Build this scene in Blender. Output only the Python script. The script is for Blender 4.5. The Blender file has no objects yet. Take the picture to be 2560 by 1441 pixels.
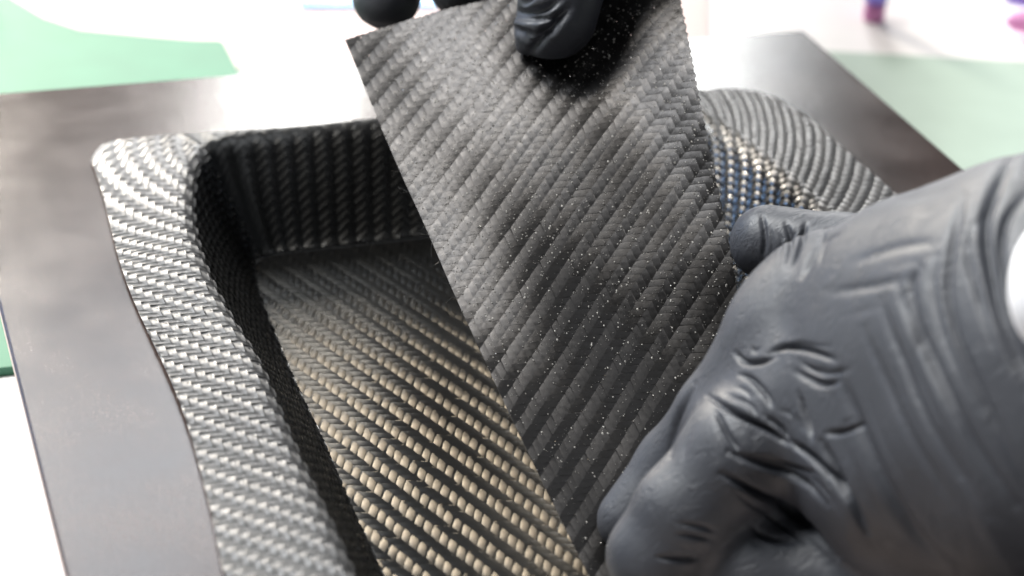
import bpy, math, random
import numpy as np
from mathutils import Matrix, Vector
from mathutils.geometry import tessellate_polygon

rng = np.random.default_rng(7)
random.seed(7)
scene = bpy.context.scene
COL = scene.collection

# ------------------------------------------------------------------ camera
F = 5500.0                                   # focal length in photo pixels (2560 wide)
RM = np.array([[0.94989, -0.30891, 0.04776],  # rows: camera right, down, forward in world axes
               [-0.10605, -0.46223, -0.88039],
               [0.29404, 0.83121, -0.47183]])
CP = np.array([-0.17642, -0.49873, 0.28310])
cam_data = bpy.data.cameras.new("camera")
cam = bpy.data.objects.new("camera", cam_data)
COL.objects.link(cam)
mw = Matrix.Identity(4)
for r in range(3):
    mw[r][0], mw[r][1], mw[r][2], mw[r][3] = RM[0][r], -RM[1][r], -RM[2][r], CP[r]
cam.matrix_world = mw
cam_data.sensor_width = 36.0
cam_data.lens = F / 2560.0 * 36.0
cam_data.clip_start, cam_data.clip_end = 0.01, 50.0
cam_data.dof.use_dof = True
cam_data.dof.focus_distance = 0.580
cam_data.dof.aperture_fstop = 9.6
cam_data.dof.aperture_blades = 9
scene.camera = cam

# ------------------------------------------------------------------ light
world = bpy.data.worlds.new("World")
scene.world = world
world.use_nodes = True
bg = world.node_tree.nodes["Background"]
bg.inputs[0].default_value = (0.80, 0.88, 1.0, 1)
bg.inputs[1].default_value = 0.025


def area(name, loc, target, sx, sy, radiance, col=(1, 1, 1)):
    ld = bpy.data.lights.new(name, 'AREA')
    ld.shape, ld.size, ld.size_y = 'RECTANGLE', sx, sy
    ld.energy = radiance * math.pi * sx * sy
    ld.color = col
    o = bpy.data.objects.new(name, ld)
    COL.objects.link(o)
    o.location = loc
    d = Vector(target) - Vector(loc)
    o.rotation_euler = d.to_track_quat('-Z', 'Y').to_euler()
    return o


def sphpos(az, el, r, c=(0, 0.1, 0)):
    a, e = math.radians(az), math.radians(el)
    return (c[0] + r * math.cos(e) * math.cos(a), c[1] + r * math.cos(e) * math.sin(a), c[2] + r * math.sin(e))


area("window_light", sphpos(71.8, 22.8, 3.0), (0, .1, 0), 0.66, 0.52, 22, (1.0, 0.985, 0.95))
area("side_window_light", sphpos(66.3, 21, 3.2), (0, .1, 0), 0.55, 0.7, 3.0, (0.93, 0.97, 1.0))
area("added_warm_light", sphpos(97, 18, 3.0), (0, 0, 0), 0.50, 0.70, 54, (1.0, 0.92, 0.80))  # added lamp without a known source, aimed to turn the floor floats tan
area("added_board_sheen_light", sphpos(88, 36.5, 2.8), (0, 0, 0), 0.80, 0.52, 3.2, (0.86, 0.93, 1.0))  # added lamp, its reflection greys the lower left of the board
area("skylight_light", sphpos(142, 54, 2.4), (0, .05, 0), 1.7, 0.85, 13.0, (0.93, 0.97, 1.0))
area("added_strip_glint_light", sphpos(139, 66, 2.4), (0.03, .05, 0.04), 0.36, 0.36, 58, (1.0, 0.96, 0.88))  # small added lamp that brightens the tow floats near the strip's top
area("added_blue_glint_light", sphpos(124, 12, 3.0), (0, 0, 0), 0.45, 0.30, 9, (0.30, 0.55, 1.0))  # added blue lamp, there only for the glints on the right rim
area("ceiling_light", (1.1, 0.1, 2.0), (0, 0, 0), 1.4, 1.4, 0.7, (0.9, 0.95, 1.0))

vs = scene.view_settings
vs.view_transform = 'Standard'
vs.look = 'None'
vs.exposure = 0.80
vs.gamma = 1.0
vs.use_curve_mapping = False


# ------------------------------------------------------------------ helpers
def P(px, py, d):
    """photo pixel + distance along the view axis -> world point"""
    px, py, d = np.broadcast_arrays(np.asarray(px, float), np.asarray(py, float), np.asarray(d, float))
    c = np.stack([(px - 1280) / F * d, (py - 720.5) / F * d, d], -1)
    return CP + c @ RM


def onz(px, py, z=0.0):
    d = np.array([px - 1280, py - 720.5, F]) @ RM
    return CP + d * ((z - CP[2]) / d[2])


def tag(o, label=None, cat=None, group=None, kind=None):
    if label: o['label'] = label
    if cat: o['category'] = cat
    if group: o['group'] = group
    if kind: o['kind'] = kind
    return o


def empty(name, loc=(0, 0, 0)):
    o = bpy.data.objects.new(name, None)
    o.empty_display_size = 0.02
    o.location = loc
    COL.objects.link(o)
    return o


def make_mesh(name, verts, quads=None, tris=None, mat=None, parent=None, uv=None, smooth=True):
    verts = np.asarray(verts, np.float32).reshape(-1, 3)
    me = bpy.data.meshes.new(name)
    loops, starts, totals = [], [], []
    n = 0
    if quads is not None and len(quads):
        q = np.asarray(quads, np.int32).reshape(-1, 4)
        loops.append(q.ravel()); starts.append(np.arange(len(q)) * 4 + n); totals.append(np.full(len(q), 4)); n += q.size
    if tris is not None and len(tris):
        t = np.asarray(tris, np.int32).reshape(-1, 3)
        loops.append(t.ravel()); starts.append(np.arange(len(t)) * 3 + n); totals.append(np.full(len(t), 3)); n += t.size
    loops = np.concatenate(loops).astype(np.int32)
    starts = np.concatenate(starts).astype(np.int32)
    me.vertices.add(len(verts)); me.vertices.foreach_set('co', verts.ravel())
    me.loops.add(len(loops)); me.loops.foreach_set('vertex_index', loops)
    me.polygons.add(len(starts)); me.polygons.foreach_set('loop_start', starts)
    me.polygons.foreach_set('use_smooth', np.full(len(starts), bool(smooth)))
    if uv is not None:
        l = me.uv_layers.new(name='UVMap')
        l.data.foreach_set('uv', np.asarray(uv, np.float32)[loops].ravel())
    me.update(calc_edges=True)
    if mat: me.materials.append(mat)
    o = bpy.data.objects.new(name, me)
    COL.objects.link(o)
    if parent is not None:
        o.parent = parent
        if parent.type == 'EMPTY':
            o.matrix_parent_inverse = Matrix.Translation(-Vector(parent.location))
    return o


def grid_quads(nu, nv, wrap=False):
    i = np.arange(nu if wrap else nu - 1)[:, None]
    j = np.arange(nv - 1)[None, :]
    i2 = (i + 1) % nu
    a = i * nv + j; b = i2 * nv + j; c = i2 * nv + j + 1; d = i * nv + j + 1
    return np.stack([a, b, c, d], -1).reshape(-1, 4)


# ------------------------------------------------------------------ materials
def mat_new(name):
    m = bpy.data.materials.new(name)
    m.use_nodes = True
    nt = m.node_tree
    return m, nt, nt.nodes['Principled BSDF']


def L(nt, a, b):
    nt.links.new(a, b)


def noise(nt, scale, detail=2.0, vec=None, rough=0.5):
    n = nt.nodes.new('ShaderNodeTexNoise')
    n.inputs['Scale'].default_value = scale
    n.inputs['Detail'].default_value = detail
    n.inputs['Roughness'].default_value = rough
    if vec is not None: L(nt, vec, n.inputs['Vector'])
    return n


def ramp(nt, fac, stops):
    r = nt.nodes.new('ShaderNodeValToRGB')
    el = r.color_ramp.elements
    while len(el) < len(stops): el.new(0.5)
    for e, (p, c) in zip(el, stops):
        e.position = p
        e.color = (c[0], c[1], c[2], 1) if hasattr(c, '__len__') else (c, c, c, 1)
    L(nt, fac, r.inputs[0])
    return r


def mapping(nt, vec, scale):
    m = nt.nodes.new('ShaderNodeMapping')
    m.inputs['Scale'].default_value = scale
    L(nt, vec, m.inputs['Vector'])
    return m.outputs[0]


def tow_material(name, base, rough, aniso, coat=0.0, bump=0.4, coat_rough=0.06, blotch=0.25, metallic=1.0):
    m, nt, b = mat_new(name)
    tc = nt.nodes.new('ShaderNodeTexCoord')
    oi = nt.nodes.new('ShaderNodeObjectInfo')
    b.inputs['Metallic'].default_value = metallic
    # fibre direction along uv v; uv u runs across the tow
    v = mapping(nt, tc.outputs['UV'], (26000.0, 500.0, 1.0))
    fib = noise(nt, 1.0, 2.0, v)
    big = noise(nt, 700.0, 2.0, tc.outputs['Object'])
    mx = nt.nodes.new('ShaderNodeMix'); mx.data_type = 'RGBA'
    mx.inputs['A'].default_value = tuple(c * (1 - blotch) for c in base) + (1,)
    mx.inputs['B'].default_value = tuple(c * (1 + blotch) for c in base) + (1,)
    ad = nt.nodes.new('ShaderNodeMath'); ad.operation = 'MULTIPLY_ADD'
    L(nt, fib.outputs[0], ad.inputs[0]); ad.inputs[1].default_value = 0.55
    mu = nt.nodes.new('ShaderNodeMath'); mu.operation = 'MULTIPLY_ADD'
    L(nt, oi.outputs['Random'], mu.inputs[0]); mu.inputs[1].default_value = 0.25
    mu.inputs[2].default_value = 0.1
    L(nt, mu.outputs[0], ad.inputs[2])
    grit = noise(nt, 3200.0, 2.0, tc.outputs['Object'])
    ad2 = nt.nodes.new('ShaderNodeMath'); ad2.operation = 'MULTIPLY_ADD'
    L(nt, grit.outputs[0], ad2.inputs[0]); ad2.inputs[1].default_value = 0.9
    sb = nt.nodes.new('ShaderNodeMath'); sb.operation = 'SUBTRACT'; sb.inputs[1].default_value = 0.45
    L(nt, ad.outputs[0], sb.inputs[0]); L(nt, sb.outputs[0], ad2.inputs[2])
    L(nt, ad2.outputs[0], mx.inputs['Factor'])
    L(nt, mx.outputs['Result'], b.inputs['Base Color'])
    rr = nt.nodes.new('ShaderNodeMapRange')
    L(nt, big.outputs[0], rr.inputs[0])
    rr.inputs[1].default_value, rr.inputs[2].default_value = 0.3, 0.7
    rr.inputs[3].default_value, rr.inputs[4].default_value = rough * 0.85, rough * 1.15
    L(nt, rr.outputs[0], b.inputs['Roughness'])
    b.inputs['Anisotropic'].default_value = aniso
    tg = nt.nodes.new('ShaderNodeTangent'); tg.direction_type = 'UV_MAP'; tg.uv_map = 'UVMap'
    L(nt, tg.outputs[0], b.inputs['Tangent'])
    if bump:
        bp = nt.nodes.new('ShaderNodeBump')
        bp.inputs['Strength'].default_value = bump
        bp.inputs['Distance'].default_value = 0.00004
        L(nt, fib.outputs[0], bp.inputs['Height'])
        L(nt, bp.outputs[0], b.inputs['Normal'])
    b.inputs['Coat Weight'].default_value = coat
    b.inputs['Coat Roughness'].default_value = coat_rough
    return m


def resin_tow(name, base, rough, aniso, coat_rough, flat=False):
    """carbon tow under a thin clear resin film: fibre glints in a narrow fan, plus a weak mirror-like film"""
    m = tow_material(name, base, rough, 0.9, coat=0.0, bump=0.0)
    nt = m.node_tree
    b = nt.nodes['Principled BSDF']
    g = nt.nodes.new('ShaderNodeBsdfAnisotropic')
    g.distribution = 'BECKMANN'
    g.inputs['Anisotropy'].default_value = -aniso
    g.inputs['Roughness'].default_value = rough
    for src, dst in (('Base Color', 'Color'), ('Tangent', 'Tangent')):
        L(nt, b.inputs[src].links[0].from_socket, g.inputs[dst])
    f = nt.nodes.new('ShaderNodeBsdfAnisotropic')
    f.distribution = 'GGX'
    f.inputs['Roughness'].default_value = coat_rough
    f.inputs['Color'].default_value = (1, 1, 1, 1)
    fr = nt.nodes.new('ShaderNodeFresnel'); fr.inputs['IOR'].default_value = 1.5
    if flat:                                        # the resin has levelled out over the weave
        up = nt.nodes.new('ShaderNodeCombineXYZ'); up.inputs[2].default_value = 1.0
        L(nt, up.outputs[0], f.inputs['Normal']); L(nt, up.outputs[0], fr.inputs['Normal'])
    mx = nt.nodes.new('ShaderNodeMixShader')
    if flat: L(nt, fr.outputs[0], mx.inputs[0])
    else: mx.inputs[0].default_value = 0.05 if name.startswith('smooth') else 0.035
    L(nt, g.outputs[0], mx.inputs[1]); L(nt, f.outputs[0], mx.inputs[2])
    out = [n for n in nt.nodes if n.type == 'OUTPUT_MATERIAL'][0]
    L(nt, mx.outputs[0], out.inputs['Surface'])
    nt.nodes.remove(b)
    return m


M_STRIP = tow_material('dry_carbon_tow', (0.034, 0.032, 0.0315), 0.40, 0.62, metallic=0.8)
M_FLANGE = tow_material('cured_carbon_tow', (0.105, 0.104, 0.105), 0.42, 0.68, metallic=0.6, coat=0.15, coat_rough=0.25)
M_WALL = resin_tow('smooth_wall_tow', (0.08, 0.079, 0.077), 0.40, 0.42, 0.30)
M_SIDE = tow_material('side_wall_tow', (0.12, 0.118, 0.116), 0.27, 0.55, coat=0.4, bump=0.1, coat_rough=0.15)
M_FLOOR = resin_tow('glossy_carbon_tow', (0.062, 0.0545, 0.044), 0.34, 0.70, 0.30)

M_RESIN, nt, b = mat_new('black_resin')
b.inputs['Base Color'].default_value = (0.008, 0.008, 0.009, 1)
b.inputs['Roughness'].default_value = 0.35

# film faced board: dark brown, semi-gloss, fine speckle, scratches
M_BOARD, nt, b = mat_new('brown_film_board')
tc = nt.nodes.new('ShaderNodeTexCoord')
n1 = noise(nt, 1700, 4, tc.outputs['Object'], 0.7)
n2 = noise(nt, 28, 4, tc.outputs['Object'], 0.6)
n3 = noise(nt, 1.0, 3, mapping(nt, tc.outputs['Object'], (800, 160, 1)))
c1 = ramp(nt, n2.outputs[0], [(0.3, (0.028, 0.018, 0.016)), (0.7, (0.050, 0.031, 0.027))])
gm_ = nt.nodes.new('ShaderNodeMath'); gm_.operation = 'MULTIPLY_ADD'; gm_.inputs[1].default_value = 0.18
L(nt, n3.outputs[0], gm_.inputs[0])
gh_ = nt.nodes.new('ShaderNodeMath'); gh_.operation = 'MULTIPLY'; gh_.inputs[1].default_value = 0.82
L(nt, n1.outputs[0], gh_.inputs[0]); L(nt, gh_.outputs[0], gm_.inputs[2])
c2 = ramp(nt, gm_.outputs[0], [(0.36, 0.5), (0.64, 1.6)])
mm = nt.nodes.new('ShaderNodeMix'); mm.data_type = 'RGBA'; mm.blend_type = 'MULTIPLY'
mm.inputs['Factor'].default_value = 1.0
L(nt, c1.outputs[0], mm.inputs['A']); L(nt, c2.outputs[0], mm.inputs['B'])
L(nt, mm.outputs['Result'], b.inputs['Base Color'])
r1 = nt.nodes.new('ShaderNodeMapRange')
L(nt, n2.outputs[0], r1.inputs[0])
r1.inputs[1].default_value, r1.inputs[2].default_value = 0.3, 0.7
r1.inputs[3].default_value, r1.inputs[4].default_value = 0.18, 0.26
L(nt, r1.outputs[0], b.inputs['Roughness'])
b.inputs['Specular IOR Level'].default_value = 0.85
bp = nt.nodes.new('ShaderNodeBump'); bp.inputs['Strength'].default_value = 0.30; bp.inputs['Distance'].default_value = 0.00008
ad = nt.nodes.new('ShaderNodeMath'); ad.operation = 'ADD'
L(nt, n1.outputs[0], ad.inputs[0]); L(nt, n3.outputs[0], ad.inputs[1])
L(nt, ad.outputs[0], bp.inputs['Height']); L(nt, bp.outputs[0], b.inputs['Normal'])

M_WOOD, nt, b = mat_new('board_edge_paper')
b.inputs['Base Color'].default_value = (0.55, 0.45, 0.40, 1)
b.inputs['Roughness'].default_value = 0.7

M_GLOVE, nt, b = mat_new('black_nitrile')
tc = nt.nodes.new('ShaderNodeTexCoord')
n1 = noise(nt, 2600, 3, tc.outputs['Object'])
n2 = noise(nt, 90, 3, tc.outputs['Object'])
b.inputs['Base Color'].default_value = (0.042, 0.045, 0.055, 1)
rr = nt.nodes.new('ShaderNodeMapRange'); L(nt, n2.outputs[0], rr.inputs[0])
rr.inputs[1].default_value, rr.inputs[2].default_value = 0.3, 0.7
rr.inputs[3].default_value, rr.inputs[4].default_value = 0.47, 0.58
L(nt, rr.outputs[0], b.inputs['Roughness'])
b.inputs['Specular IOR Level'].default_value = 0.6
n3 = noise(nt, 1.0, 4, mapping(nt, tc.outputs['Object'], (150, 420, 260)), 0.62)
n3.inputs['Distortion'].default_value = 1.6
n4 = noise(nt, 160, 2, tc.outputs['Object'])
bp0 = nt.nodes.new('ShaderNodeBump'); bp0.inputs['Distance'].default_value = 0.0011
st = nt.nodes.new('ShaderNodeMapRange'); L(nt, n4.outputs[0], st.inputs[0])
st.inputs[1].default_value, st.inputs[2].default_value, st.inputs[3].default_value, st.inputs[4].default_value = 0.4, 0.65, 0.12, 0.55
L(nt, st.outputs[0], bp0.inputs['Strength'])
L(nt, n3.outputs[0], bp0.inputs['Height'])
bp = nt.nodes.new('ShaderNodeBump'); bp.inputs['Strength'].default_value = 0.12; bp.inputs['Distance'].default_value = 0.0002
L(nt, n1.outputs[0], bp.inputs['Height']); L(nt, bp0.outputs[0], bp.inputs['Normal']); L(nt, bp.outputs[0], b.inputs['Normal'])


def plain(name, col, rough, var=0.08, scale=60):
    m, nt, b = mat_new(name)
    tc = nt.nodes.new('ShaderNodeTexCoord')
    n = noise(nt, scale, 3, tc.outputs['Object'])
    r = ramp(nt, n.outputs[0], [(0.3, tuple(c * (1 - var) for c in col)), (0.7, tuple(min(1, c * (1 + var)) for c in col))])
    L(nt, r.outputs[0], b.inputs['Base Color'])
    b.inputs['Roughness'].default_value = rough
    return m


M_TABLE = plain('white_table_top', (0.88, 0.845, 0.845), 0.5, 0.02)
M_MAT = plain('green_mat', (0.045, 0.18, 0.105), 0.6, 0.06)
M_MINT = plain('pale_mint_sheet', (0.40, 0.51, 0.44), 0.6, 0.03)
M_PINK = plain('pale_pink_sheet', (0.74, 0.58, 0.55), 0.7, 0.05, 12)
M_BLUE = plain('blue_plastic', (0.10, 0.42, 0.85), 0.35)
M_VIOLET = plain('violet_plastic', (0.30, 0.25, 0.80), 0.35)
M_MAGENTA = plain('magenta_plastic', (0.75, 0.28, 0.58), 0.4)
M_DARKV = plain('dark_violet_plastic', (0.05, 0.03, 0.09), 0.4)
M_SLEEVE = plain('white_cotton', (0.80, 0.80, 0.82), 0.85, 0.05, 300)
M_DARKSLEEVE = plain('black_cotton', (0.012, 0.012, 0.014), 0.9, 0.1, 300)
M_SPECK, nt, b = mat_new('binder_speck')
b.inputs['Base Color'].default_value = (0.42, 0.40, 0.37, 1)
b.inputs['Roughness'].default_value = 0.14
b.inputs['Specular IOR Level'].default_value = 0.8

# ------------------------------------------------------------------ table and far things
ZT = -0.050


def slab(name, poly, z0, z1, mat, parent=None, smooth=False):
    """flat plate from a plan outline (list of xy), z0 bottom, z1 top"""
    n = len(poly)
    v = [(x, y, z1) for x, y in poly] + [(x, y, z0) for x, y in poly]
    tr = [tuple(t) for t in tessellate_polygon([[Vector((x, y, 0)) for x, y in poly]])]
    a = np.array(poly)
    ccw = np.sum(a[:, 0] * np.roll(a[:, 1], -1) - np.roll(a[:, 0], -1) * a[:, 1]) > 0
    tris = []
    for t in tr:
        p = [np.array(poly[i]) for i in t]
        s = np.cross(p[1] - p[0], p[2] - p[0]) > 0
        tris.append(t if s else t[::-1])
    quads = []
    for i in range(n):
        j = (i + 1) % n
        quads.append((i, i + n, j + n, j) if ccw else (j, j + n, i + n, i))
    return make_mesh(name, v, quads, tris, mat, parent, smooth=smooth)


table = slab('table', [(-1.6, -1.0), (1.8, -1.0), (1.8, 2.4), (-1.6, 2.4)], ZT - 0.03, ZT, M_TABLE)
tag(table, 'white table top under the board, washed out by the window light', 'table')


def arc(cx, cy, r, a0, a1, n=10):
    return [(cx + r * math.cos(math.radians(a0 + (a1 - a0) * i / n)), cy + r * math.sin(math.radians(a0 + (a1 - a0) * i / n))) for i in range(n + 1)]


mat_poly = [(-0.60, 0.0712), (-0.10, 0.0695), (-0.021, 0.0690), (-0.0190, 0.2786), (-0.0185, 0.3035)] + \
           [(-0.0195, 0.3070), (-0.030, 0.3095), (-0.045, 0.3160), (-0.0716, 0.3289), (-0.0837, 0.3444), (-0.095, 0.372), (-0.115, 0.42), (-0.60, 0.44)]
gm = slab('cutting_mat', mat_poly, ZT, ZT + 0.003, M_MAT)
tag(gm, 'saturated green mat lying on the white table beyond the brown board', 'mat')
mint = slab('mint_sheet', [(0.10, -0.3), (0.9, -0.3), (0.9, 0.075), (0.2947, 0.2234), (0.2206, 0.2491), (0.19, 0.262), (0.10, 0.27)], ZT, ZT + 0.002, M_MINT)
tag(mint, 'pale mint green sheet beside the bare right edge of the board', 'sheet')
pink = slab('pink_sheet', [(-0.085, 0.30), (0.16, 0.235), (0.20, 0.33), (0.15, 0.60), (-0.14, 0.60), (-0.11, 0.40)], ZT, ZT + 0.0012, M_PINK)
tag(pink, 'pale pink sheet spread between the green mat and the blue sheet', 'sheet')


def lathe(name, prof, mat, parent=None, loc=(0, 0, 0), direction=(0, 0, 1), n=20):
    a = np.linspace(0, 2 * math.pi, n, endpoint=False)
    v = np.array([[(r * np.cos(t), r * np.sin(t), z) for (r, z) in prof] for t in a]).reshape(-1, 3)
    q = Vector(direction).to_track_quat('Z', 'Y').to_matrix()
    v = v @ np.array(q).T + np.array(loc)
    return make_mesh(name, v, grid_quads(n, len(prof), True), None, mat, parent)


bb = slab('blue_sheet', [(0.020, 0.337), (0.070, 0.328), (0.170, 0.312), (0.190, 0.46), (0.03, 0.47)], ZT + 0.0016, ZT + 0.0030, M_BLUE)
tag(bb, 'bright blue sheet lying far behind the top of the carbon strip', 'sheet')

pr = [(0.0005, 0), (0.0045, 0.0), (0.005, 0.001), (0.005, 0.020), (0.004, 0.026), (0.0015, 0.030), (0.0002, 0.0305)]
pen = empty('marker_pen', (0.256, 0.283, ZT))
tag(pen, 'short violet blue marker standing on the white table behind the board corner', 'marker')
lathe('pen_body', [(0.0002, 0), (0.0042, 0.0), (0.0046, 0.001), (0.0046, 0.008), (0.0002, 0.0081)], M_MAGENTA, pen, (0.256, 0.283, ZT))
lathe('pen_cap', [(0.0002, 0.0085), (0.0050, 0.0086), (0.0050, 0.024), (0.0035, 0.0275), (0.0002, 0.0278)], M_VIOLET, pen, (0.256, 0.283, ZT))
pen2 = empty('marker_pen', (0.30, 0.245, ZT))
tag(pen2, 'violet and magenta marker lying at the border of the mint sheet', 'marker')
q = (0.300, 0.252, ZT + 0.008)
lathe('pen_body', [(0.0002, 0), (0.004, 0.004), (0.0065, 0.02), (0.0065, 0.11), (0.0002, 0.111)], M_MAGENTA, pen2, q, (0.95, -0.28, 0.0))
q = (0.302, 0.262, ZT + 0.016)
lathe('pen_cap', [(0.0002, 0.001), (0.004, 0.004), (0.0065, 0.02), (0.0065, 0.08), (0.0002, 0.081)], M_VIOLET, pen2, q, (0.95, -0.28, 0.0))
rl = empty('tape_roll', (-0.115, 0.40, ZT + 0.003))
tag(rl, 'dark violet round roll standing at the far edge of the green mat', 'roll')
lathe('roll_body', [(0.010, 0.0), (0.018, 0.0), (0.019, 0.001), (0.019, 0.019), (0.018, 0.02), (0.010, 0.02), (0.010, 0.0)], M_DARKV, rl, (-0.126, 0.398, ZT + 0.003))
lathe('roll_core', [(0.008, 0.0005), (0.0098, 0.0005), (0.0098, 0.021), (0.008, 0.021), (0.008, 0.0005)], M_VIOLET, rl, (-0.126, 0.398, ZT + 0.003))

# ------------------------------------------------------------------ tray plan
RIM = np.array([(-.0750, -.170), (-.0752, -.140), (-.0752, -.100), (-.0757, -.060), (-.0757, -.022), (-.0781, .007), (-.0790, .030), (-.0772, .057),
                (-.0722, .083), (-.0668, .0985), (-.0572, .1085), (-.040, .1118), (0, .1128), (.050, .1128), (.078, .1118), (.091, .105),
                (.0972, .0945), (.1005, .0766), (.1027, .050), (.1053, .019), (.1060, -.020), (.1062, -.060), (.1062, -.10), (.1062, -.17)])
FLR = np.array([(-.0585, -.170), (-.0585, -.140), (-.0582, -.100), (-.0580, -.060), (-.0578, -.022), (-.0582, .007), (-.0580, .030), (-.0570, .060),
                (-.0552, .0770), (-.0528, .0838), (-.0470, .0872), (-.036, .0876), (0, .0880), (.045, .0880), (.062, .0875), (.071, .0840),
                (.0752, .0770), (.0770, .0640), (.0785, .045), (.081, .019), (.082, -.020), (.082, -.060), (.082, -.10), (.082, -.17)])


def spline(pts, per=24):
    p = np.vstack([2 * pts[0] - pts[1], pts, 2 * pts[-1] - pts[-2]])
    out = []
    for i in range(1, len(p) - 2):
        t = np.linspace(0, 1, per, endpoint=False)[:, None]
        a, b_, c, d = p[i - 1], p[i], p[i + 1], p[i + 2]
        out.append(0.5 * ((2 * b_) + (-a + c) * t + (2 * a - 5 * b_ + 4 * c - d) * t ** 2 + (-a + 3 * b_ - 3 * c + d) * t ** 3))
    out.append(p[-2][None])
    return np.vstack(out)


rim_d, flr_d = spline(RIM), spline(FLR)
mid_d = rim_d * 0.65 + flr_d * 0.35
S = np.concatenate([[0], np.cumsum(np.linalg.norm(np.diff(mid_d, axis=0), axis=1))])
S_TOT = S[-1]


def smooth_path(s):
    r = np.stack([np.interp(s, S, rim_d[:, k]) for k in (0, 1)], -1)
    f = np.stack([np.interp(s, S, flr_d[:, k]) for k in (0, 1)], -1)
    return r, f


# cross profile: horizontal h in units of the wall run (0 rim .. 1 floor), real drop 30 mm
DROP, RUN = 0.030, 0.0245
hh = np.linspace(-0.04, 0.045, 1700)


def ss(x): x = np.clip(x, 0, 1); return x * x * (3 - 2 * x)


slope = (DROP / RUN) * ss((hh + .0045) / .009) * (1 - ss((hh - RUN + .0035) / .007))
zz = -np.concatenate([[0], np.cumsum(0.5 * (slope[1:] + slope[:-1]) * np.diff(hh))])
tt = np.concatenate([[0], np.cumsum(np.hypot(np.diff(hh), np.diff(zz)))])
tt -= np.interp(0, hh, tt)
FAB = 0.0009


def tray_point(s, t):
    """s along the rim, t arc length across (negative = flange)"""
    h = np.interp(t, tt, hh); z = np.interp(t, tt, zz)
    r, f = smooth_path(s)
    D = f - r
    ln = np.linalg.norm(D, axis=-1, keepdims=True)
    dn = D / ln
    hx = h[..., None]
    inner = np.clip(hx / RUN, None, 1.22) * D
    pos = r + np.where(hx > 0, inner, hx * dn)
    ripple = 0.0003 + 0.00025 * np.sin(s * 95 + 1.3) * np.exp(-((t + .006) / .02) ** 2) + 0.00016 * np.sin(s * 41 + t * 160)
    return np.concatenate([pos, (z + FAB + ripple)[..., None]], -1)


def outer_ok(p):
    """inside the trimmed outline of the flange"""
    x, y = p[..., 0], p[..., 1]
    x0 = -.0998 - .0012 * np.sin(y * 45 + 0.4) - 0.0016 * ss((-.085 - y) / .04)
    x1 = .1300 + 0.001 * np.sin(y * 60)
    y1 = .1152 + 0 * x
    ok = (x > x0) & (x < x1) & (y < y1)
    rl_, rr_ = .011, .024
    cx, cy = x0 + rl_, y1 - rl_
    ok &= ~((x < cx) & (y > cy) & ((x - cx) ** 2 + (y - cy) ** 2 > rl_ ** 2))
    cx, cy = x1 - rr_, y1 - rr_
    ok &= ~((x > cx) & (y > cy) & ((x - cx) ** 2 + (y - cy) ** 2 > rr_ ** 2))
    return ok


# ------------------------------------------------------------------ weave
GAIN = 1.45


def weave_h(x):
    """2/2 twill: height of a tow along its run, x in tow widths"""
    s = np.sin(x * math.pi / 2)
    return np.clip(GAIN * s, -1, 1) * (0.92 + 0.08 * s * s)


CROSS = np.array([-0.5, -0.36, 0.0, 0.36, 0.5])
CROSS_H = np.array([-1.1, -0.10, 0.06, -0.10, -1.1])


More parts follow.
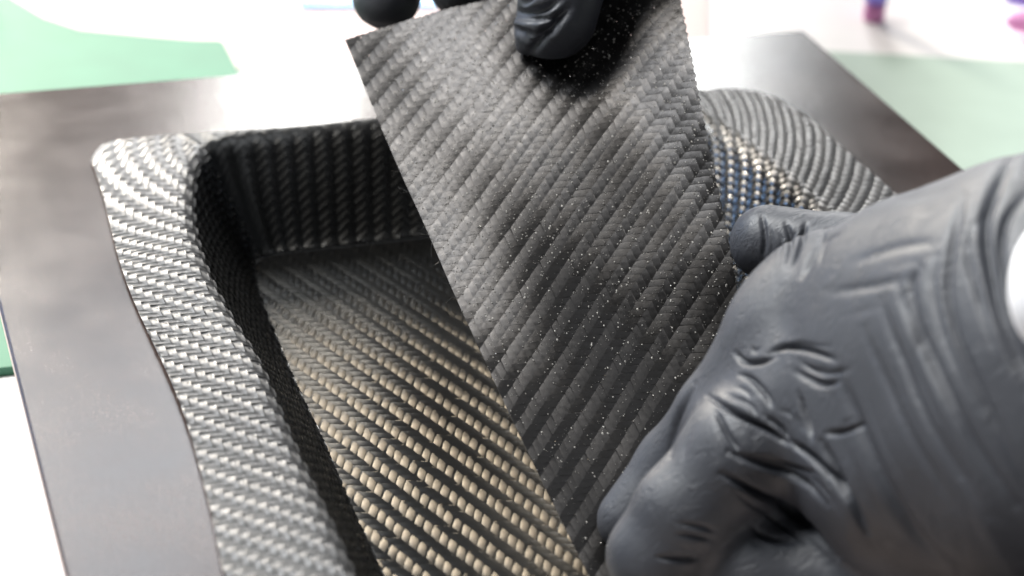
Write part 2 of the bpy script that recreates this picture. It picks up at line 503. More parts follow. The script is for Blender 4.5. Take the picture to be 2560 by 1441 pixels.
def tow_mesh(surf, ok, along, c, lo, hi, pitch, kind, amp, seg, name, mat, parent, phase=0.0, width=1.0, edge=0.75):
    """one carbon tow woven over and under; along: 0 = runs in the first parameter, 1 = in the second.
    surf(a, b) -> points; c = index of the tow; lo, hi = range in tow widths"""
    n = int((hi - lo) * seg) + 1
    x = np.linspace(lo, hi, n)
    wob = 0.05 * np.sin(x * 0.31 + c * 1.7) + 0.035 * np.sin(x * 1.13 + c * 2.9)
    wv = 1.0 + 0.05 * np.sin(x * 0.7 + c * 3.1)
    sgn = 1.0 if along == 0 else -1.0
    base_h = sgn * weave_h(x + c + 0.5 + phase)
    A = np.repeat(x[:, None], 5, 1)
    B = c + 0.5 + wob[:, None] + CROSS[None, :] * width * wv[:, None]
    H = base_h[:, None] * amp + CROSS_H[None, :] * amp * edge
    a, b_ = (A, B) if along == 0 else (B, A)
    a, b_ = a * pitch, b_ * pitch
    e = pitch * 0.15
    p = surf(a, b_)
    da = surf(a + e, b_) - surf(a - e, b_)
    db = surf(a, b_ + e) - surf(a, b_ - e)
    nr = np.cross(da, db)
    nr /= np.linalg.norm(nr, axis=-1, keepdims=True) + 1e-12
    keep = ok(p, a, b_)
    if keep.sum() < 12: return None
    # trim the tow exactly along the cut outline: pull the first outside row of points back onto it
    if not keep.all():
        for di, dj in ((-1, 0), (1, 0), (0, -1), (0, 1), (-1, -1), (1, 1), (-1, 1), (1, -1)):
            nbk = np.zeros_like(keep)
            i0, i1 = max(0, -di), n - max(0, di)
            j0, j1 = max(0, -dj), 5 - max(0, dj)
            nbk[i0:i1, j0:j1] = keep[i0 + di:i1 + di, j0 + dj:j1 + dj]
            fix = nbk & ~keep & ~np.isnan(a)
            if di == -1 and dj == 0: moved = np.zeros_like(keep)
            fix &= ~moved
            if not fix.any(): continue
            ii, jj = np.nonzero(fix)
            ain, bin_ = a[ii + di, jj + dj].copy(), b_[ii + di, jj + dj].copy()
            ao, bo = a[ii, jj].copy(), b_[ii, jj].copy()
            for _ in range(7):
                am, bm2 = (ain + ao) / 2, (bin_ + bo) / 2
                k_ = ok(surf(am, bm2), am, bm2)
                ain, bin_ = np.where(k_, am, ain), np.where(k_, bm2, bin_)
                ao, bo = np.where(k_, ao, am), np.where(k_, bo, bm2)
            p[ii, jj] = surf(ain, bin_)
            moved |= fix
        valid = keep | moved
    else:
        valid = keep
    p = p + nr * H[..., None]
    quads = grid_quads(n, 5)
    kf, vf = keep.ravel(), valid.ravel()
    sel = vf[quads].all(1) & kf[quads].any(1)
    rows = np.nonzero(sel.reshape(n - 1, 4).any(1))[0]
    if len(rows) < 3: return None
    runs = np.split(rows, np.nonzero(np.diff(rows) > 1)[0] + 1)
    uv = np.stack([np.repeat((CROSS * pitch)[None], n, 0), np.repeat((x * pitch)[:, None], 5, 1) + c * 0.37], -1).reshape(-1, 2)
    sel2 = sel.reshape(n - 1, 4); q3 = quads.reshape(n - 1, 4, 4)
    for run in runs:
        if len(run) < 3: continue
        qr = q3[run][sel2[run]]
        used = np.zeros(n * 5, bool); used[qr.ravel()] = True
        remap = np.cumsum(used) - 1
        make_mesh(name, p.reshape(-1, 3)[used], remap[qr], None, mat, parent, uv[used])


# ------------------------------------------------------------------ carbon tray
tray = empty('carbon_tray', (0.015, 0.0, 0.0))
tag(tray, 'black carbon fibre twill tray with flanged rim set into the brown board', 'tray')

PT = 0.00212
SK = 0.0                                           # cross tows slightly skewed to the rim
S0, S1 = 0.045, S_TOT - 0.040
T0, T1 = -0.030, 0.0385


def tray_surf(s, t): return tray_point(np.clip(s, 0, S_TOT), t)


# backing skin (resin) just under the tows
ns, ntt = 260, 46
sg, tg_ = np.meshgrid(np.linspace(S0, S1, ns), np.linspace(T0, T1, ntt), indexing='ij')
pp = tray_point(sg, tg_)
okv = outer_ok(pp)
pp[..., 2] -= 0.0005
qd = grid_quads(ns, ntt)
qd = qd[okv.reshape(-1)[qd].all(1)]
fw = make_mesh('flange_wall', pp.reshape(-1, 3), qd, None, M_RESIN, tray)

# the cloth is laid in three pieces that meet in the corners: left, back (on the bias) and right (other way round)
SC1 = float(S[np.argmin(np.hypot(rim_d[:, 0] + .0640, rim_d[:, 1] - .1030))])
SC2 = float(S[np.argmin(np.hypot(rim_d[:, 0] - .0910, rim_d[:, 1] - .1050))])
BA = math.radians(-36)
GAIN = 1.02


def surf_back(a, b_):
    return tray_surf(SC1 + a * math.cos(BA) - b_ * math.sin(BA), a * math.sin(BA) + b_ * math.cos(BA))


def surf_right(a, b_): return tray_surf(SC2 - a, b_)


def ok_left(p, a, b_): return outer_ok(p) & (a > S0) & (a < SC1)


def ok_back(p, a, b_):
    s_ = SC1 + a * math.cos(BA) - b_ * math.sin(BA); t_ = a * math.sin(BA) + b_ * math.cos(BA)
    return outer_ok(p) & (s_ > SC1) & (s_ < SC2) & (t_ > T0) & (t_ < T1 - 0.0016)


def ok_right(p, a, b_): return outer_ok(p) & (a < 0) & (a > SC2 - S1)


t0i, t1i = int(T0 / PT) - 1, int(T1 / PT)
TW = 0.0015 / PT                                   # past the rim the cloth is pressed smooth against the mould
for c in range(t0i, t1i):
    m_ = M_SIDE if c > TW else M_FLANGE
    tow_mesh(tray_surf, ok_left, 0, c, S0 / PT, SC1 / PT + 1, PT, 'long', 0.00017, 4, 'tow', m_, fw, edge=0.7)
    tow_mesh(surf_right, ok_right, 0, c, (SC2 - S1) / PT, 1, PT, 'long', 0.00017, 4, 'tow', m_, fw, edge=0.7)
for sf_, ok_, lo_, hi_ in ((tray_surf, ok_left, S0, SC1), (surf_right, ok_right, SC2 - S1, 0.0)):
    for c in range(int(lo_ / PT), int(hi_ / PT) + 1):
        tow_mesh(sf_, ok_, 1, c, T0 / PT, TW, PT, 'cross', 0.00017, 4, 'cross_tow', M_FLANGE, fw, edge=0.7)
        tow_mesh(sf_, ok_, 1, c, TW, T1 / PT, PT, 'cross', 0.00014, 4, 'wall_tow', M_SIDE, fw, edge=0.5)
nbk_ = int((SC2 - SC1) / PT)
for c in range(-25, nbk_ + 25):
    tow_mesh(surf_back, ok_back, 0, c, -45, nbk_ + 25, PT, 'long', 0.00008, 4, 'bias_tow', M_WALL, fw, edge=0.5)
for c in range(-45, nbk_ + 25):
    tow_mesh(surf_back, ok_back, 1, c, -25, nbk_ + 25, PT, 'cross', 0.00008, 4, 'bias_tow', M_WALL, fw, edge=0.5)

GAIN = 1.04
# floor of the tray, cured glossy twill at an angle
ang = math.radians(-23.5)
U2, V2 = np.array([math.cos(ang), math.sin(ang)]), np.array([-math.sin(ang), math.cos(ang)])
FO = np.array([-0.0237, -0.0145])
ZF = -DROP + FAB
PF = 0.00238


def floor_z(x, y):
    return ZF + 0.0005 + 0.0003 * np.sin(x * 38 + 0.5) * np.sin(y * 31)


def floor_surf(a, b_):
    xy = FO + a[..., None] * U2 + b_[..., None] * V2
    return np.concatenate([xy, floor_z(xy[..., 0], xy[..., 1])[..., None]], -1)


fl_poly = flr_d + (np.array([0.012, -0.02]) - flr_d) / np.linalg.norm(np.array([0.012, -0.02]) - flr_d, axis=1, keepdims=True) * -0.0034
fl_poly = fl_poly[(fl_poly[:, 1] > -0.135)][::6]
fl_poly = np.vstack([fl_poly, [[0.0815, -0.135]]])


def inside(poly, x, y):
    r = np.zeros(x.shape, bool)
    j = len(poly) - 1
    for i in range(len(poly)):
        xi, yi = poly[i]; xj, yj = poly[j]
        c = ((yi > y) != (yj > y)) & (x < (xj - xi) * (y - yi) / (yj - yi + 1e-15) + xi)
        r ^= c
        j = i
    return r


pl = [tuple(p) for p in fl_poly]
floor = slab('tray_floor', pl, ZF - 0.0035, ZF - 0.0002, M_RESIN, tray)
ok_f = lambda p, a, b_: inside(fl_poly, p[..., 0], p[..., 1])
for c in range(-75, 75):
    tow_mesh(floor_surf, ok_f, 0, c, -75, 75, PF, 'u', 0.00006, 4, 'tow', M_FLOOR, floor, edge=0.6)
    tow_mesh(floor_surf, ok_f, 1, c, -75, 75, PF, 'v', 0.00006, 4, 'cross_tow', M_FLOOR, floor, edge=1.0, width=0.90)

GAIN = 1.45
# ------------------------------------------------------------------ board with the recess
board = empty('mould_board', (0.0134, -0.05, ZT))
tag(board, 'dark brown film faced board with a recess holding the carbon tray', 'board')
BX0, BX1, BY0, BY1, BT = -0.1349, 0.1617, -0.26, 0.1615, -0.0032
hole = rim_d[::6] + (rim_d[::6] - flr_d[::6]) / np.linalg.norm(rim_d[::6] - flr_d[::6], axis=1, keepdims=True) * 0.0012
hole = [tuple(p) for p in hole]
bev = 0.0007
o_in = [(BX0 + bev, BY0 + bev), (BX1 - bev, BY0 + bev), (BX1 - bev, BY1 - bev), (BX0 + bev, BY1 - bev)]
o_out = [(BX0, BY0), (BX1, BY0), (BX1, BY1), (BX0, BY1)]
import bmesh
bm_ = bmesh.new()
v2 = o_in + hole
bv = [bm_.verts.new((x, y, 0.0)) for x, y in v2]
bm_.verts.index_update()
eds = [bm_.edges.new((bv[i], bv[(i + 1) % 4])) for i in range(4)]
eds += [bm_.edges.new((bv[4 + i], bv[4 + (i + 1) % len(hole)])) for i in range(len(hole))]
bmesh.ops.triangle_fill(bm_, use_beauty=True, use_dissolve=False, edges=eds, normal=(0, 0, 1))
verts = [(x, y, 0.0) for x, y in v2]
tris = []
for f in bm_.faces:
    t = [v.index for v in f.verts]
    p = [np.array(v2[i]) for i in t]
    tris.append(t if np.cross(p[1] - p[0], p[2] - p[0]) > 0 else t[::-1])
bm_.free()
nb = len(verts)
verts += [(x, y, -bev) for x, y in o_out]
quads = []
for i in range(4):
    j = (i + 1) % 4
    quads.append((i, nb + i, nb + j, j))
nh = len(hole); hb = len(verts)
verts += [(x, y, -0.006) for x, y in hole]
for i in range(nh - 1):
    quads.append((4 + i, 4 + i + 1, hb + i + 1, hb + i))
make_mesh('film_face', verts, quads, tris, M_BOARD, board, smooth=False)
# plywood edge of the board, a rectangular collar, and the mould block under it
vv = [(x, y, -bev) for x, y in o_out] + [(x, y, BT) for x, y in o_out]
make_mesh('board_edge', vv, [(i, i + 4, (i + 1) % 4 + 4, (i + 1) % 4) for i in range(4)], None, M_WOOD, board, smooth=False)
slab('mould_block', [(-.118, -.24), (.145, -.24), (.145, .142), (-.118, .142)], ZT + 0.0032, -DROP - 0.006, M_WOOD, board)
slab('board_foot', [(-.112, -.23), (.138, -.23), (.138, .136), (-.112, .136)], ZT, ZT + 0.0031, M_WOOD, board)

# ------------------------------------------------------------------ carbon strip
strip = empty('carbon_strip', P(1420, 1350, .535))
tag(strip, 'loose strip of dry black carbon twill held upright and pressed into the tray', 'fabric strip')
LE = np.array([(735, -210), (800, -50), (862, 100), (945, 300), (1005, 440), (1060, 560), (1140, 745), (1220, 920), (1300, 1090), (1380, 1255), (1452, 1400), (1500, 1500), (1560, 1620)], float)
LE = spline(LE, 10)
lv = np.concatenate([[0], np.cumsum(np.linalg.norm(np.diff(LE, axis=0), axis=1))])
LVT = lv[-1]


def strip_img(w, q_):
    """w 0..1 down the left edge, q_ pixels to the right of it -> photo position and distance"""
    s = w * LVT
    x = np.interp(s, lv, LE[:, 0]); y = np.interp(s, lv, LE[:, 1])
    k = -0.27 + 0.17 * ss((y - 100) / 1100)
    curve = 0.00004 * q_ * q_
    X = x + q_ * 0.985
    Y = y + q_ * k * 1.0 + curve
    yy = y
    d = 0.637 - 0.102 * (yy - 100) / 1300
    uq = q_ / 850.0
    d = d + 0.010 * uq * (1 - uq) + 0.022 * np.clip(uq, 0, 2) ** 2 * ss((yy - 700) / 450)
    d = d - 0.014 * np.clip(uq, 0, 2) ** 2 * (1 - ss((yy - 450) / 500))
    d = d + 0.007 * np.clip((420 - yy) / 350, 0, 2) ** 2                    # the held end bends back
    # hollow where the thumb pinches the cloth
    d = d + 0.0035 * np.exp(-(((X - 1400) / 170) ** 2 + ((Y - 120) / 150) ** 2))
    d = d + 0.0016 * np.sin(q_ * 0.0085 + yy * 0.0042 + 0.5) + 0.0008 * np.sin(q_ * 0.017 - yy * 0.006)
    return X, Y, d


# arc length table on the surface
wq = np.linspace(0, 1, 400)
pe = P(*strip_img(wq, 0 * wq + 150))
arc_w = np.concatenate([[0], np.cumsum(np.linalg.norm(np.diff(pe, axis=0), axis=1))])
qq = np.linspace(-150, 1300, 500)
pe = P(*strip_img(0 * qq + 0.55, qq))
arc_q = np.concatenate([[0], np.cumsum(np.linalg.norm(np.diff(pe, axis=0), axis=1))])
arc_q -= np.interp(0, qq, arc_q)
PS = 0.00208


def strip_surf(a, b_):
    """a down the strip, b_ across (metres)"""
    w = np.interp(b_ * 0 + a, arc_w, wq)
    q_ = np.interp(b_, arc_q, qq)
    return P(*strip_img(w, q_))


RE = np.array([(1640, -260), (1700, 0), (1740, 200), (1765, 330), (1800, 500), (1828, 640), (1850, 800), (1850, 950), (1800, 1130), (1700, 1300), (1600, 1440), (1530, 1560)], float)
RE = spline(RE, 8)
TE = [(862, 100), (1040, 45), (1130, 20), (1250, -6), (1400, -40), (1700, -100)]


def ok_s(p, a, b_):
    c = (p - CP) @ RM.T
    X = c[..., 0] / c[..., 2] * F + 1280; Y = c[..., 1] / c[..., 2] * F + 720.5
    r = np.interp(Y, RE[:, 1], RE[:, 0])
    jag = 2.2 * np.sin(Y * 0.31) + 1.6 * np.sin(Y * 0.83 + 1)
    top = np.interp(X, [t[0] for t in TE], [t[1] for t in TE])
    return (b_ >= 0) & (X < r + jag) & (Y > top + 1.5 * np.sin(X * .4)) & (Y < 1560)


na, nb_ = int(arc_w[-1] / PS), int(0.115 / PS)
for c in range(0, nb_):
    tow_mesh(strip_surf, ok_s, 0, c, 0, na, PS, 'warp', 0.00006, 5, 'warp_tow', M_STRIP, strip, width=1.02, edge=0.5)
for c in range(0, na):
    tow_mesh(strip_surf, ok_s, 1, c, 0, nb_, PS, 'weft', 0.00006, 5, 'weft_tow', M_STRIP, strip, width=1.02, edge=0.5)

# binder specks sprinkled over the dry cloth
NS = 7000
a = rng.uniform(0, arc_w[-1], NS * 3); b_ = rng.uniform(0, 0.11, NS * 3)
p = strip_surf(a, b_)
k = ok_s(p, a, b_) & (rng.random(len(a)) < 0.25 + 0.75 * ss((arc_w[-1] * 0.80 - a) / (arc_w[-1] * 0.35)))
p, a, b_ = p[k][:NS], a[k][:NS], b_[k][:NS]
da = strip_surf(a + .0003, b_) - p; db = strip_surf(a, b_ + .0003) - p
da /= np.linalg.norm(da, axis=1)[:, None]; db /= np.linalg.norm(db, axis=1)[:, None]
nr = np.cross(da, db); nr /= np.linalg.norm(nr, axis=1)[:, None]
n = len(p)
rad = 0.00006 + 0.00024 * rng.random(n) ** 4
ring = []
th = rng.uniform(0, 6.28, n)
el = rng.uniform(0.7, 1.6, n)
p = p + nr * 0.00024
vs_ = [p + nr * (rad * rng.uniform(0.2, 0.9, n))[:, None] + da * (rad * rng.normal(0, .25, n))[:, None]]
for k_ in range(6):
    t_ = th + k_ * math.pi / 3
    vs_.append(p + da * (np.cos(t_) * rad * el)[:, None] + db * (np.sin(t_) * rad)[:, None] - nr * (rad * 0.6)[:, None])
V = np.stack(vs_, 1).reshape(-1, 3)
base = np.arange(n)[:, None] * 7
T = np.concatenate([np.concatenate([base, base + 1 + k_, base + 1 + (k_ + 1) % 6], 1) for k_ in range(6)])
sp = make_mesh('binder_specks', V, None, T, M_SPECK, strip, smooth=False)
sp['kind'] = 'stuff'

# single fibres that have come loose along the cut edges
fv, fq = [], []
for i_ in range(70):
    a0 = rng.uniform(0.05, 0.93) * arc_w[-1]
    onleft = rng.random() < 0.75
    if onleft:
        bb0 = 0.0003
    else:
        Xr, Yr, dr = strip_img(np.full(300, np.interp(a0, arc_w, wq)), np.linspace(0, 1000, 300))
        j_ = int(np.argmin(np.abs(Xr - np.interp(Yr, RE[:, 1], RE[:, 0])))); bb0 = float(np.interp(np.linspace(0, 1000, 300)[j_], qq, arc_q))
    p0 = strip_surf(np.array(a0), np.array(bb0))
    if not ok_s(p0 + 0, np.array(a0), np.array(bb0 + 1e-6)): continue
    ta = strip_surf(np.array(a0 + .0005), np.array(bb0)) - p0; ta /= np.linalg.norm(ta)
    tb = strip_surf(np.array(a0), np.array(bb0 + .0005)) - p0; tb /= np.linalg.norm(tb)
    nn = np.cross(ta, tb)
    if nn @ (CP - p0) < 0: nn = -nn
    dirn = (-tb if onleft else tb) * rng.uniform(.5, 1) + ta * rng.normal(0, .6) + nn * rng.uniform(.0, .5)
    dirn /= np.linalg.norm(dirn)
    ln_, cv = rng.uniform(.0012, .0042), rng.normal(0, .35)
    tq = np.linspace(0, 1, 6)[:, None]
    cl = p0 + nn * 0.0002 + dirn * ln_ * tq + (ta * cv + nn * rng.normal(0, .2)) * ln_ * tq ** 2
    w_ = np.cross(dirn, nn); w_ /= np.linalg.norm(w_)
    r3 = [w_, (-w_ + 1.7 * nn) / 2, (-w_ - 1.7 * nn) / 2]
    st_ = len(fv)
    for c_ in cl:
        for r_3 in r3: fv.append(c_ + r_3 * 0.00004)
    for k_ in range(5):
        for m_ in range(3):
            fq.append((st_ + k_ * 3 + m_, st_ + k_ * 3 + (m_ + 1) % 3, st_ + k_ * 3 + 3 + (m_ + 1) % 3, st_ + k_ * 3 + 3 + m_))
lf = make_mesh('loose_fibres', fv, fq, None, M_RESIN, strip)
lf['kind'] = 'stuff'

# ------------------------------------------------------------------ gloved hands: distance field -> one skin


def smin(a, b_, k):
    h = np.clip(0.5 + 0.5 * (b_ - a) / k, 0, 1)
    return b_ * (1 - h) + a * h - k * h * (1 - h)


def cone(G, a, b_, ra, rb):
    ab = b_ - a
    t = np.clip(((G - a) @ ab) / (ab @ ab), 0, 1)
    q_ = G - a - t[..., None] * ab
    return np.sqrt((q_ * q_).sum(-1)) - (ra + (rb - ra) * t)


def surface_nets(sd):
    nx, ny, nz = sd.shape
    ins = sd < 0
    acc = np.zeros((nx - 1, ny - 1, nz - 1, 3), np.float32); cnt = np.zeros((nx - 1, ny - 1, nz - 1), np.float32)

    def crop(arr, off):
        return arr[off[0]:nx - 1 + off[0], off[1]:ny - 1 + off[1], off[2]:nz - 1 + off[2]]
    for ax in range(3):
        others = [q_ for q_ in range(3) if q_ != ax]
        for i in (0, 1):
            for j in (0, 1):
                o0 = [0, 0, 0]; o0[others[0]] = i; o0[others[1]] = j
                o1 = list(o0); o1[ax] = 1
                s0, s1 = crop(sd, o0), crop(sd, o1)
                m = (s0 < 0) != (s1 < 0)
                t = np.where(m, s0 / np.where(m, s0 - s1, 1), 0)
                for c in range(3):
                    acc[..., c] += np.where(m, (t if c == ax else o0[c]), 0)
                cnt += m
    act = cnt > 0
    ids = -np.ones(act.shape, np.int64); ids[act] = np.arange(act.sum())
    cell = np.argwhere(act)
    v = cell + acc[act] / cnt[act][:, None]
    quads = []
    for ax in range(3):
        o = [q_ for q_ in range(3) if q_ != ax]
        sl0 = [slice(1, -1)] * 3; sl1 = [slice(1, -1)] * 3
        sl0[ax] = slice(0, -1); sl1[ax] = slice(1, None)
        a_, b2 = ins[tuple(sl0)], ins[tuple(sl1)]
        m = a_ != b2
        pos = np.argwhere(m)
        flip = a_[m]
        full = pos.copy()
        full[:, o[0]] += 1; full[:, o[1]] += 1
        e1 = np.zeros(3, int); e1[o[0]] = 1
        e2 = np.zeros(3, int); e2[o[1]] = 1
        cs = [full - e1 - e2, full - e2, full, full - e1]
        good = np.ones(len(full), bool)
        for c in cs: good &= ((c >= 0) & (c < np.array(ids.shape))).all(1)
        qd_ = np.stack([ids[tuple(c[good].T)] for c in cs], 1)
        fl = flip[good] if ax != 1 else ~flip[good]
        qd_[~fl] = qd_[~fl][:, ::-1]
        quads.append(qd_)
    return v, np.vstack(quads)


def camspace(px, py, d): return np.array([(px - 1280) / F * d, (py - 720.5) / F * d, d])


def hand(name, chains, blend, h, creases, parent=None, bumps=0.0003, seed=0, carve=()):
    pts = [camspace(*q_[:3]) for ch in chains for q_ in ch]
    rs = [q_[3] for ch in chains for q_ in ch]
    lo = np.min([p_ - r for p_, r in zip(pts, rs)], 0) - 0.006
    hi = np.max([p_ + r for p_, r in zip(pts, rs)], 0) + 0.006
    N = np.ceil((hi - lo) / h).astype(int) + 1
    ax = [lo[i] + h * np.arange(N[i]) for i in range(3)]
    G = np.stack(np.meshgrid(*ax, indexing='ij'), -1).astype(np.float32)
    sd = None
    for ch, k in zip(chains, blend):
        part = None
        for q0, q1 in zip(ch[:-1], ch[1:]):
            d = cone(G, camspace(*q0[:3]).astype(np.float32), camspace(*q1[:3]).astype(np.float32), q0[3], q1[3])
            part = d if part is None else smin(part, d, 0.003)
        sd = part if sd is None else smin(sd, part, k)
    v, q_ = surface_nets(sd)
    w = CP + (lo + v * h) @ RM
    tmp = make_mesh('tmp_skin', w, q_, None, None, None)
    m1 = tmp.modifiers.new('s', 'SMOOTH'); m1.factor = 0.5; m1.iterations = 3
    m2 = tmp.modifiers.new('d', 'SUBSURF'); m2.levels = 1; m2.render_levels = 1
    dg = bpy.context.evaluated_depsgraph_get()
    me = bpy.data.meshes.new_from_object(tmp.evaluated_get(dg))
    old = tmp.data
    bpy.data.objects.remove(tmp); bpy.data.meshes.remove(old)
    nv = len(me.vertices)
    co = np.empty(nv * 3, np.float32); me.vertices.foreach_get('co', co); co = co.reshape(-1, 3).astype(float)
    no = np.empty(nv * 3, np.float32); me.vertex_normals.foreach_get('vector', no); no = no.reshape(-1, 3).astype(float)
    c = (co - CP) @ RM.T
    px = c[:, 0] / c[:, 2] * F + 1280; py = c[:, 1] / c[:, 2] * F + 720.5
    facing = np.clip(((no @ RM.T)[:, 2] - 0.25) / -0.5, 0, 1)
    r_ = np.random.default_rng(seed)
    lines = []
    for line, width, depth, ridge in creases:
        ln = np.array(line, float)
        lines.append((ln, width * 1.0, depth * .9, ridge * .06))
        for k_ in range(1):                       # small companion folds either side of a main one
            nrm = np.array([-(ln[-1] - ln[0])[1], (ln[-1] - ln[0])[0]]); nrm /= np.linalg.norm(nrm) + 1e-9
            off = r_.choice([-1, 1]) * r_.uniform(2.6, 6.0) * width
            sc_ = r_.uniform(0.35, 0.8); mid = ln.mean(0) + (ln[-1] - ln[0]) * r_.uniform(-.25, .25)
            l2 = mid + (ln - ln.mean(0)) * sc_ + nrm * off + r_.normal(0, 5, ln.shape)
            lines.append((l2, width * r_.uniform(.55, .9), depth * r_.uniform(.12, .3), ridge * r_.uniform(.0, .1)))
    disp = np.zeros(nv)
    for line, width, depth, ridge in lines:
        ln = spline(line, 6)
        sel = np.nonzero((px > ln[:, 0].min() - 5 * width) & (px < ln[:, 0].max() + 5 * width) & (py > ln[:, 1].min() - 5 * width) & (py < ln[:, 1].max() + 5 * width))[0]
        if not len(sel): continue
        bx, by = px[sel], py[sel]
        bb_ = np.full(len(sel), 1e9); sb = np.zeros(len(sel)); al = np.zeros(len(sel))
        m_ = len(ln) - 1
        for i in range(m_):
            d0 = ln[i + 1] - ln[i]; L2 = d0 @ d0 + 1e-9
            t = np.clip(((bx - ln[i, 0]) * d0[0] + (by - ln[i, 1]) * d0[1]) / L2, 0, 1)
            ex = bx - ln[i, 0] - t * d0[0]; ey = by - ln[i, 1] - t * d0[1]
            dd = np.hypot(ex, ey)
            u = dd < bb_
            bb_[u] = dd[u]; sb[u] = np.sign(d0[0] * ey - d0[1] * ex)[u]; al[u] = ((i + t) / m_)[u]
        taper = np.sin(np.clip(al, 0.03, 0.97) * math.pi) ** 0.7
        sdist = bb_ * sb
        disp[sel] += (depth * np.exp(-(bb_ / width) ** 2) - ridge * np.exp(-((sdist - 1.9 * width) / (1.3 * width)) ** 2)) * taper
    for i in range(14):
        kx, ky = r_.normal(0, 0.011, 2); ph = r_.uniform(0, 6.28)
        disp += bumps * 0.5 * np.sin(px * kx + py * ky + ph)
    co -= no * (disp * facing)[:, None]
    me.vertices.foreach_set('co', co.astype(np.float32).ravel())
    me.polygons.foreach_set('use_smooth', np.ones(len(me.polygons), bool))
    me.update()
    me.name = name
    me.materials.clear(); me.materials.append(M_GLOVE)
    o = bpy.data.objects.new(name, me)
    COL.objects.link(o)
    return o


# right hand: pinches the lower end of the strip between index finger and thumb
R_CH = [
    # back of hand
    [(2085, 800, 0.520, .0215), (2330, 830, 0.503, .0320), (2620, 850, 0.483, .0385)],
    [(2010, 1030, 0.518, .0160), (2300, 1130, 0.500, .0300), (2640, 1080, 0.478, .0400)],
    [(2620, 850, 0.483, .0385), (2900, 880, 0.458, .0330)],
    # index finger
    [(2085, 830, .518, .0190), (1952, 846, .519, .0124), (1800, 1035, .527, .0104), (1692, 1165, .537, .0097), (1582, 1302, .5375, .0088)],
    # middle finger, tip on the edge of the strip
    [(2330, 700, .545, .0150), (2110, 640, .566, .0105), (1918, 608, .574, .0099)],
    # thumb
    [(2300, 1080, .500, .0250), (2040, 1010, .510, .0180), (1858, 1135, .510, .0142), (1712, 1285, .511, .0120), (1640, 1392, .5130, .0112), (1690, 1530, .516, .0105)],
    # ring and little finger folded under the palm
    [(2200, 1150, 0.533, .0170), (2000, 1275, .529, .0150), (1893, 1420, 0.515, .0142), (2120, 1470, 0.510, .0150)],
    [(2420, 1250, 0.528, .0180), (2350, 1420, 0.518, .0150), (2200, 1500, 0.508, .0130)],
]
R_BL = [.006, .016, .012, .009, .005, .006, .004, .008]
R_CR = [
    ([(2535, 400), (2480, 500), (2458, 570), (2470, 680), (2500, 800), (2570, 980)], 14, 0.0027, 0.0013),
    ([(2580, 470), (2510, 560), (2500, 680), (2535, 850), (2600, 1000)], 11, 0.0020, 0.0010),
    ([(2412, 490), (2380, 600), (2362, 700), (2378, 810), (2440, 960), (2570, 1220)], 11, 0.0017, 0.0008),
    ([(2345, 640), (2330, 720), (2360, 850), (2440, 1020)], 11, 0.0009, 0.0005),
    ([(2298, 668), (2276, 720), (2290, 810), (2335, 920), (2430, 1100), (2540, 1260)], 11, 0.0021, 0.0010),
    ([(2245, 700), (2268, 790), (2310, 890), (2390, 1050)], 10, 0.0009, 0.0006),
    ([(2205, 750), (2245, 880), (2330, 1070), (2470, 1290)], 11, 0.0012, 0.0006),
    ([(2160, 820), (2205, 940), (2280, 1090), (2380, 1260)], 11, 0.0009, 0.0005),
    ([(2095, 940), (2150, 1070), (2215, 1210), (2290, 1340), (2400, 1440)], 14, 0.0019, 0.0008),
    ([(2215, 505), (2300, 492), (2395, 465)], 11, 0.0004, 0.0002),
    ([(2130, 655), (2240, 620), (2340, 602)], 12, 0.0005, 0.0003),
    ([(2060, 730), (2180, 715), (2260, 700)], 12, 0.0006, 0.0003),
    ([(1920, 885), (1965, 866), (2035, 880), (2085, 900)], 6, 0.0026, 0.0006),
    ([(1838, 882), (1862, 905), (1900, 905), (1940, 890)], 6, 0.0020, 0.0005),
    ([(1850, 938), (1880, 950), (1912, 985), (1930, 1015)], 6, 0.0018, 0.0005),
    ([(1990, 930), (2050, 960), (2095, 955)], 8, 0.0017, 0.0005),
    ([(2010, 915), (2060, 935), (2120, 925)], 6, 0.0010, 0.0004),
    ([(1772, 992), (1840, 1032), (1910, 1070), (1965, 1108)], 6, 0.0040, 0.0011),
    ([(1978, 1108), (2015, 1132), (2075, 1185), (2120, 1245)], 7, 0.0042, 0.0010),
    ([(1915, 1040), (1950, 1070), (1975, 1105)], 6, 0.0020, 0.0006),
    ([(1790, 1030), (1820, 1090), (1850, 1130)], 6, 0.0020, 0.0005),
    ([(1805, 1185), (1890, 1235), (1990, 1290), (2100, 1395)], 7, 0.0036, 0.0010),
    ([(1820, 1130), (1900, 1160), (2000, 1200), (2070, 1260)], 8, 0.0023, 0.0007),
    ([(1880, 1140), (1960, 1165), (2040, 1185)], 6, 0.0017, 0.0006),
    ([(2065, 1085), (2105, 1080), (2150, 1062)], 6, 0.0022, 0.0006),
    ([(2055, 1105), (2110, 1210), (2170, 1330)], 8, 0.0029, 0.0007),
    ([(1998, 985), (2012, 1040), (2030, 1100)], 6, 0.0022, 0.0006),
    ([(1735, 960), (1690, 1050), (1672, 1140)], 8, 0.0017, 0.0003),
    ([(1640, 1395), (1700, 1402), (1770, 1398)], 6, 0.0014, 0.0006),
    ([(1690, 1340), (1740, 1345), (1790, 1352)], 6, 0.0010, 0.0005),
    ([(1690, 1310), (1750, 1318), (1790, 1330)], 6, 0.0009, 0.0004),
    ([(1905, 540), (1912, 590), (1908, 650)], 6, 0.0013, 0.0003),
    ([(1965, 560), (1975, 600), (1965, 665)], 6, 0.0014, 0.0003),
    ([(2015, 560), (2000, 610), (1975, 670)], 6, 0.0017, 0.0004),
    ([(2065, 575), (2030, 630), (2000, 690)], 6, 0.0022, 0.0004),
    ([(1880, 1320), (1930, 1345), (1990, 1352)], 8, 0.0017, 0.0004),
]
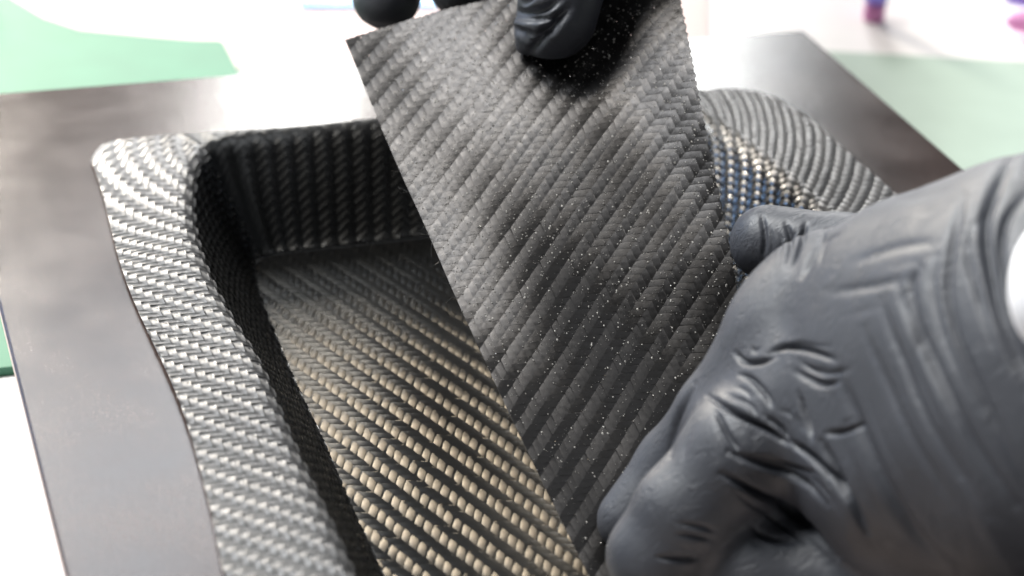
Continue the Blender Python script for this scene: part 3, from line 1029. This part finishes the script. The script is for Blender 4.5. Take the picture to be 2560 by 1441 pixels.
rh = hand('gloved_hand', R_CH, R_BL, 0.0009, R_CR, bumps=0.00022, seed=3)
tag(rh, 'black gloved hand with wrinkled cuff pressing the lower strip end into the tray', 'hand')

# white sleeve over the end of the cuff
c0, c1 = P(2700, 712, .430), P(3100, 740, .400)
axis = Vector(c1 - c0).normalized()
pr = [(0.0128, 0.002), (0.0140, 0.0), (0.0148, 0.0015), (0.0152, 0.006), (0.0158, 0.02), (0.0172, 0.05)]
sl = lathe('sleeve', [(r * 1.0, z) for r, z in pr], M_SLEEVE, rh, tuple(P(2640, 712, .440)), axis, 40)

# left hand: thumb in front of the strip, fingers behind it
L_CH = [
    [(1392, 55, .6200, .0104), (1405, -50, .6212, .0119), (1440, -260, .624, .0138), (1500, -520, .626, .0195)],
    [(1310, 118, .6265, .0023), (1350, 70, .6240, .0069), (1392, 30, .6205, .0096)],
    [(965, -8, .6655, .0103), (985, -190, .6700, .0112), (1080, -420, .664, .0130), (1350, -640, .640, .0200)],
    [(1160, -38, .6600, .0102), (1180, -220, .668, .0112), (1230, -420, .662, .0132), (1420, -640, .640, .0210)],
    [(1400, -40, .6480, .0100), (1420, -220, .662, .0112), (1440, -420, .656, .0132), (1500, -640, .635, .0210)],
    [(1600, -60, .6400, .0092), (1610, -220, .655, .0100), (1590, -420, .652, .0132), (1560, -640, .635, .0210)],
    [(1350, -640, .640, .024), (1560, -640, .632, .024)],
    # wrist and forearm reach away to the far side of the table
    [(1450, -640, .632, .026), (1400, -665, 0.6629, .030), (1355, -1029, 0.7379, .034)],
]
L_BL = [.004, .005, .004, .003, .003, .003, .012, .014]
L_CR = [
    ([(1262, 22), (1310, 32), (1360, 22), (1400, 0)], 10, 0.0028, 0.0033),
    ([(1268, 42), (1320, 48), (1375, 46), (1410, 30)], 8, 0.0024, 0.0030),
    ([(1300, 15), (1325, -5), (1340, -30)], 8, 0.0020, 0.0024),
    ([(1322, 138), (1348, 100), (1385, 62), (1420, 20)], 11, 0.0032, 0.0036),
    ([(1280, 62), (1310, 90), (1335, 110)], 9, 0.0016, 0.0018),
    ([(900, 62), (945, 70), (990, 66)], 10, 0.0014, 0.0012),
]
lh = hand('gloved_hand', L_CH, L_BL, 0.0009, L_CR, bumps=0.0002, seed=5)
tag(lh, 'black gloved hand gripping the upper strip end with its thumb in front', 'hand')
pr = [(0.0385, 0.0), (0.0405, 0.0015), (0.046, 0.02), (0.054, 0.10), (0.065, 0.30), (0.072, 0.46)]
e0, e1 = Vector((.072, .207, .139)), Vector((.200, .70, .262))
lathe('sleeve', pr, M_DARKSLEEVE, lh, tuple(e0), (e1 - e0).normalized(), 36)
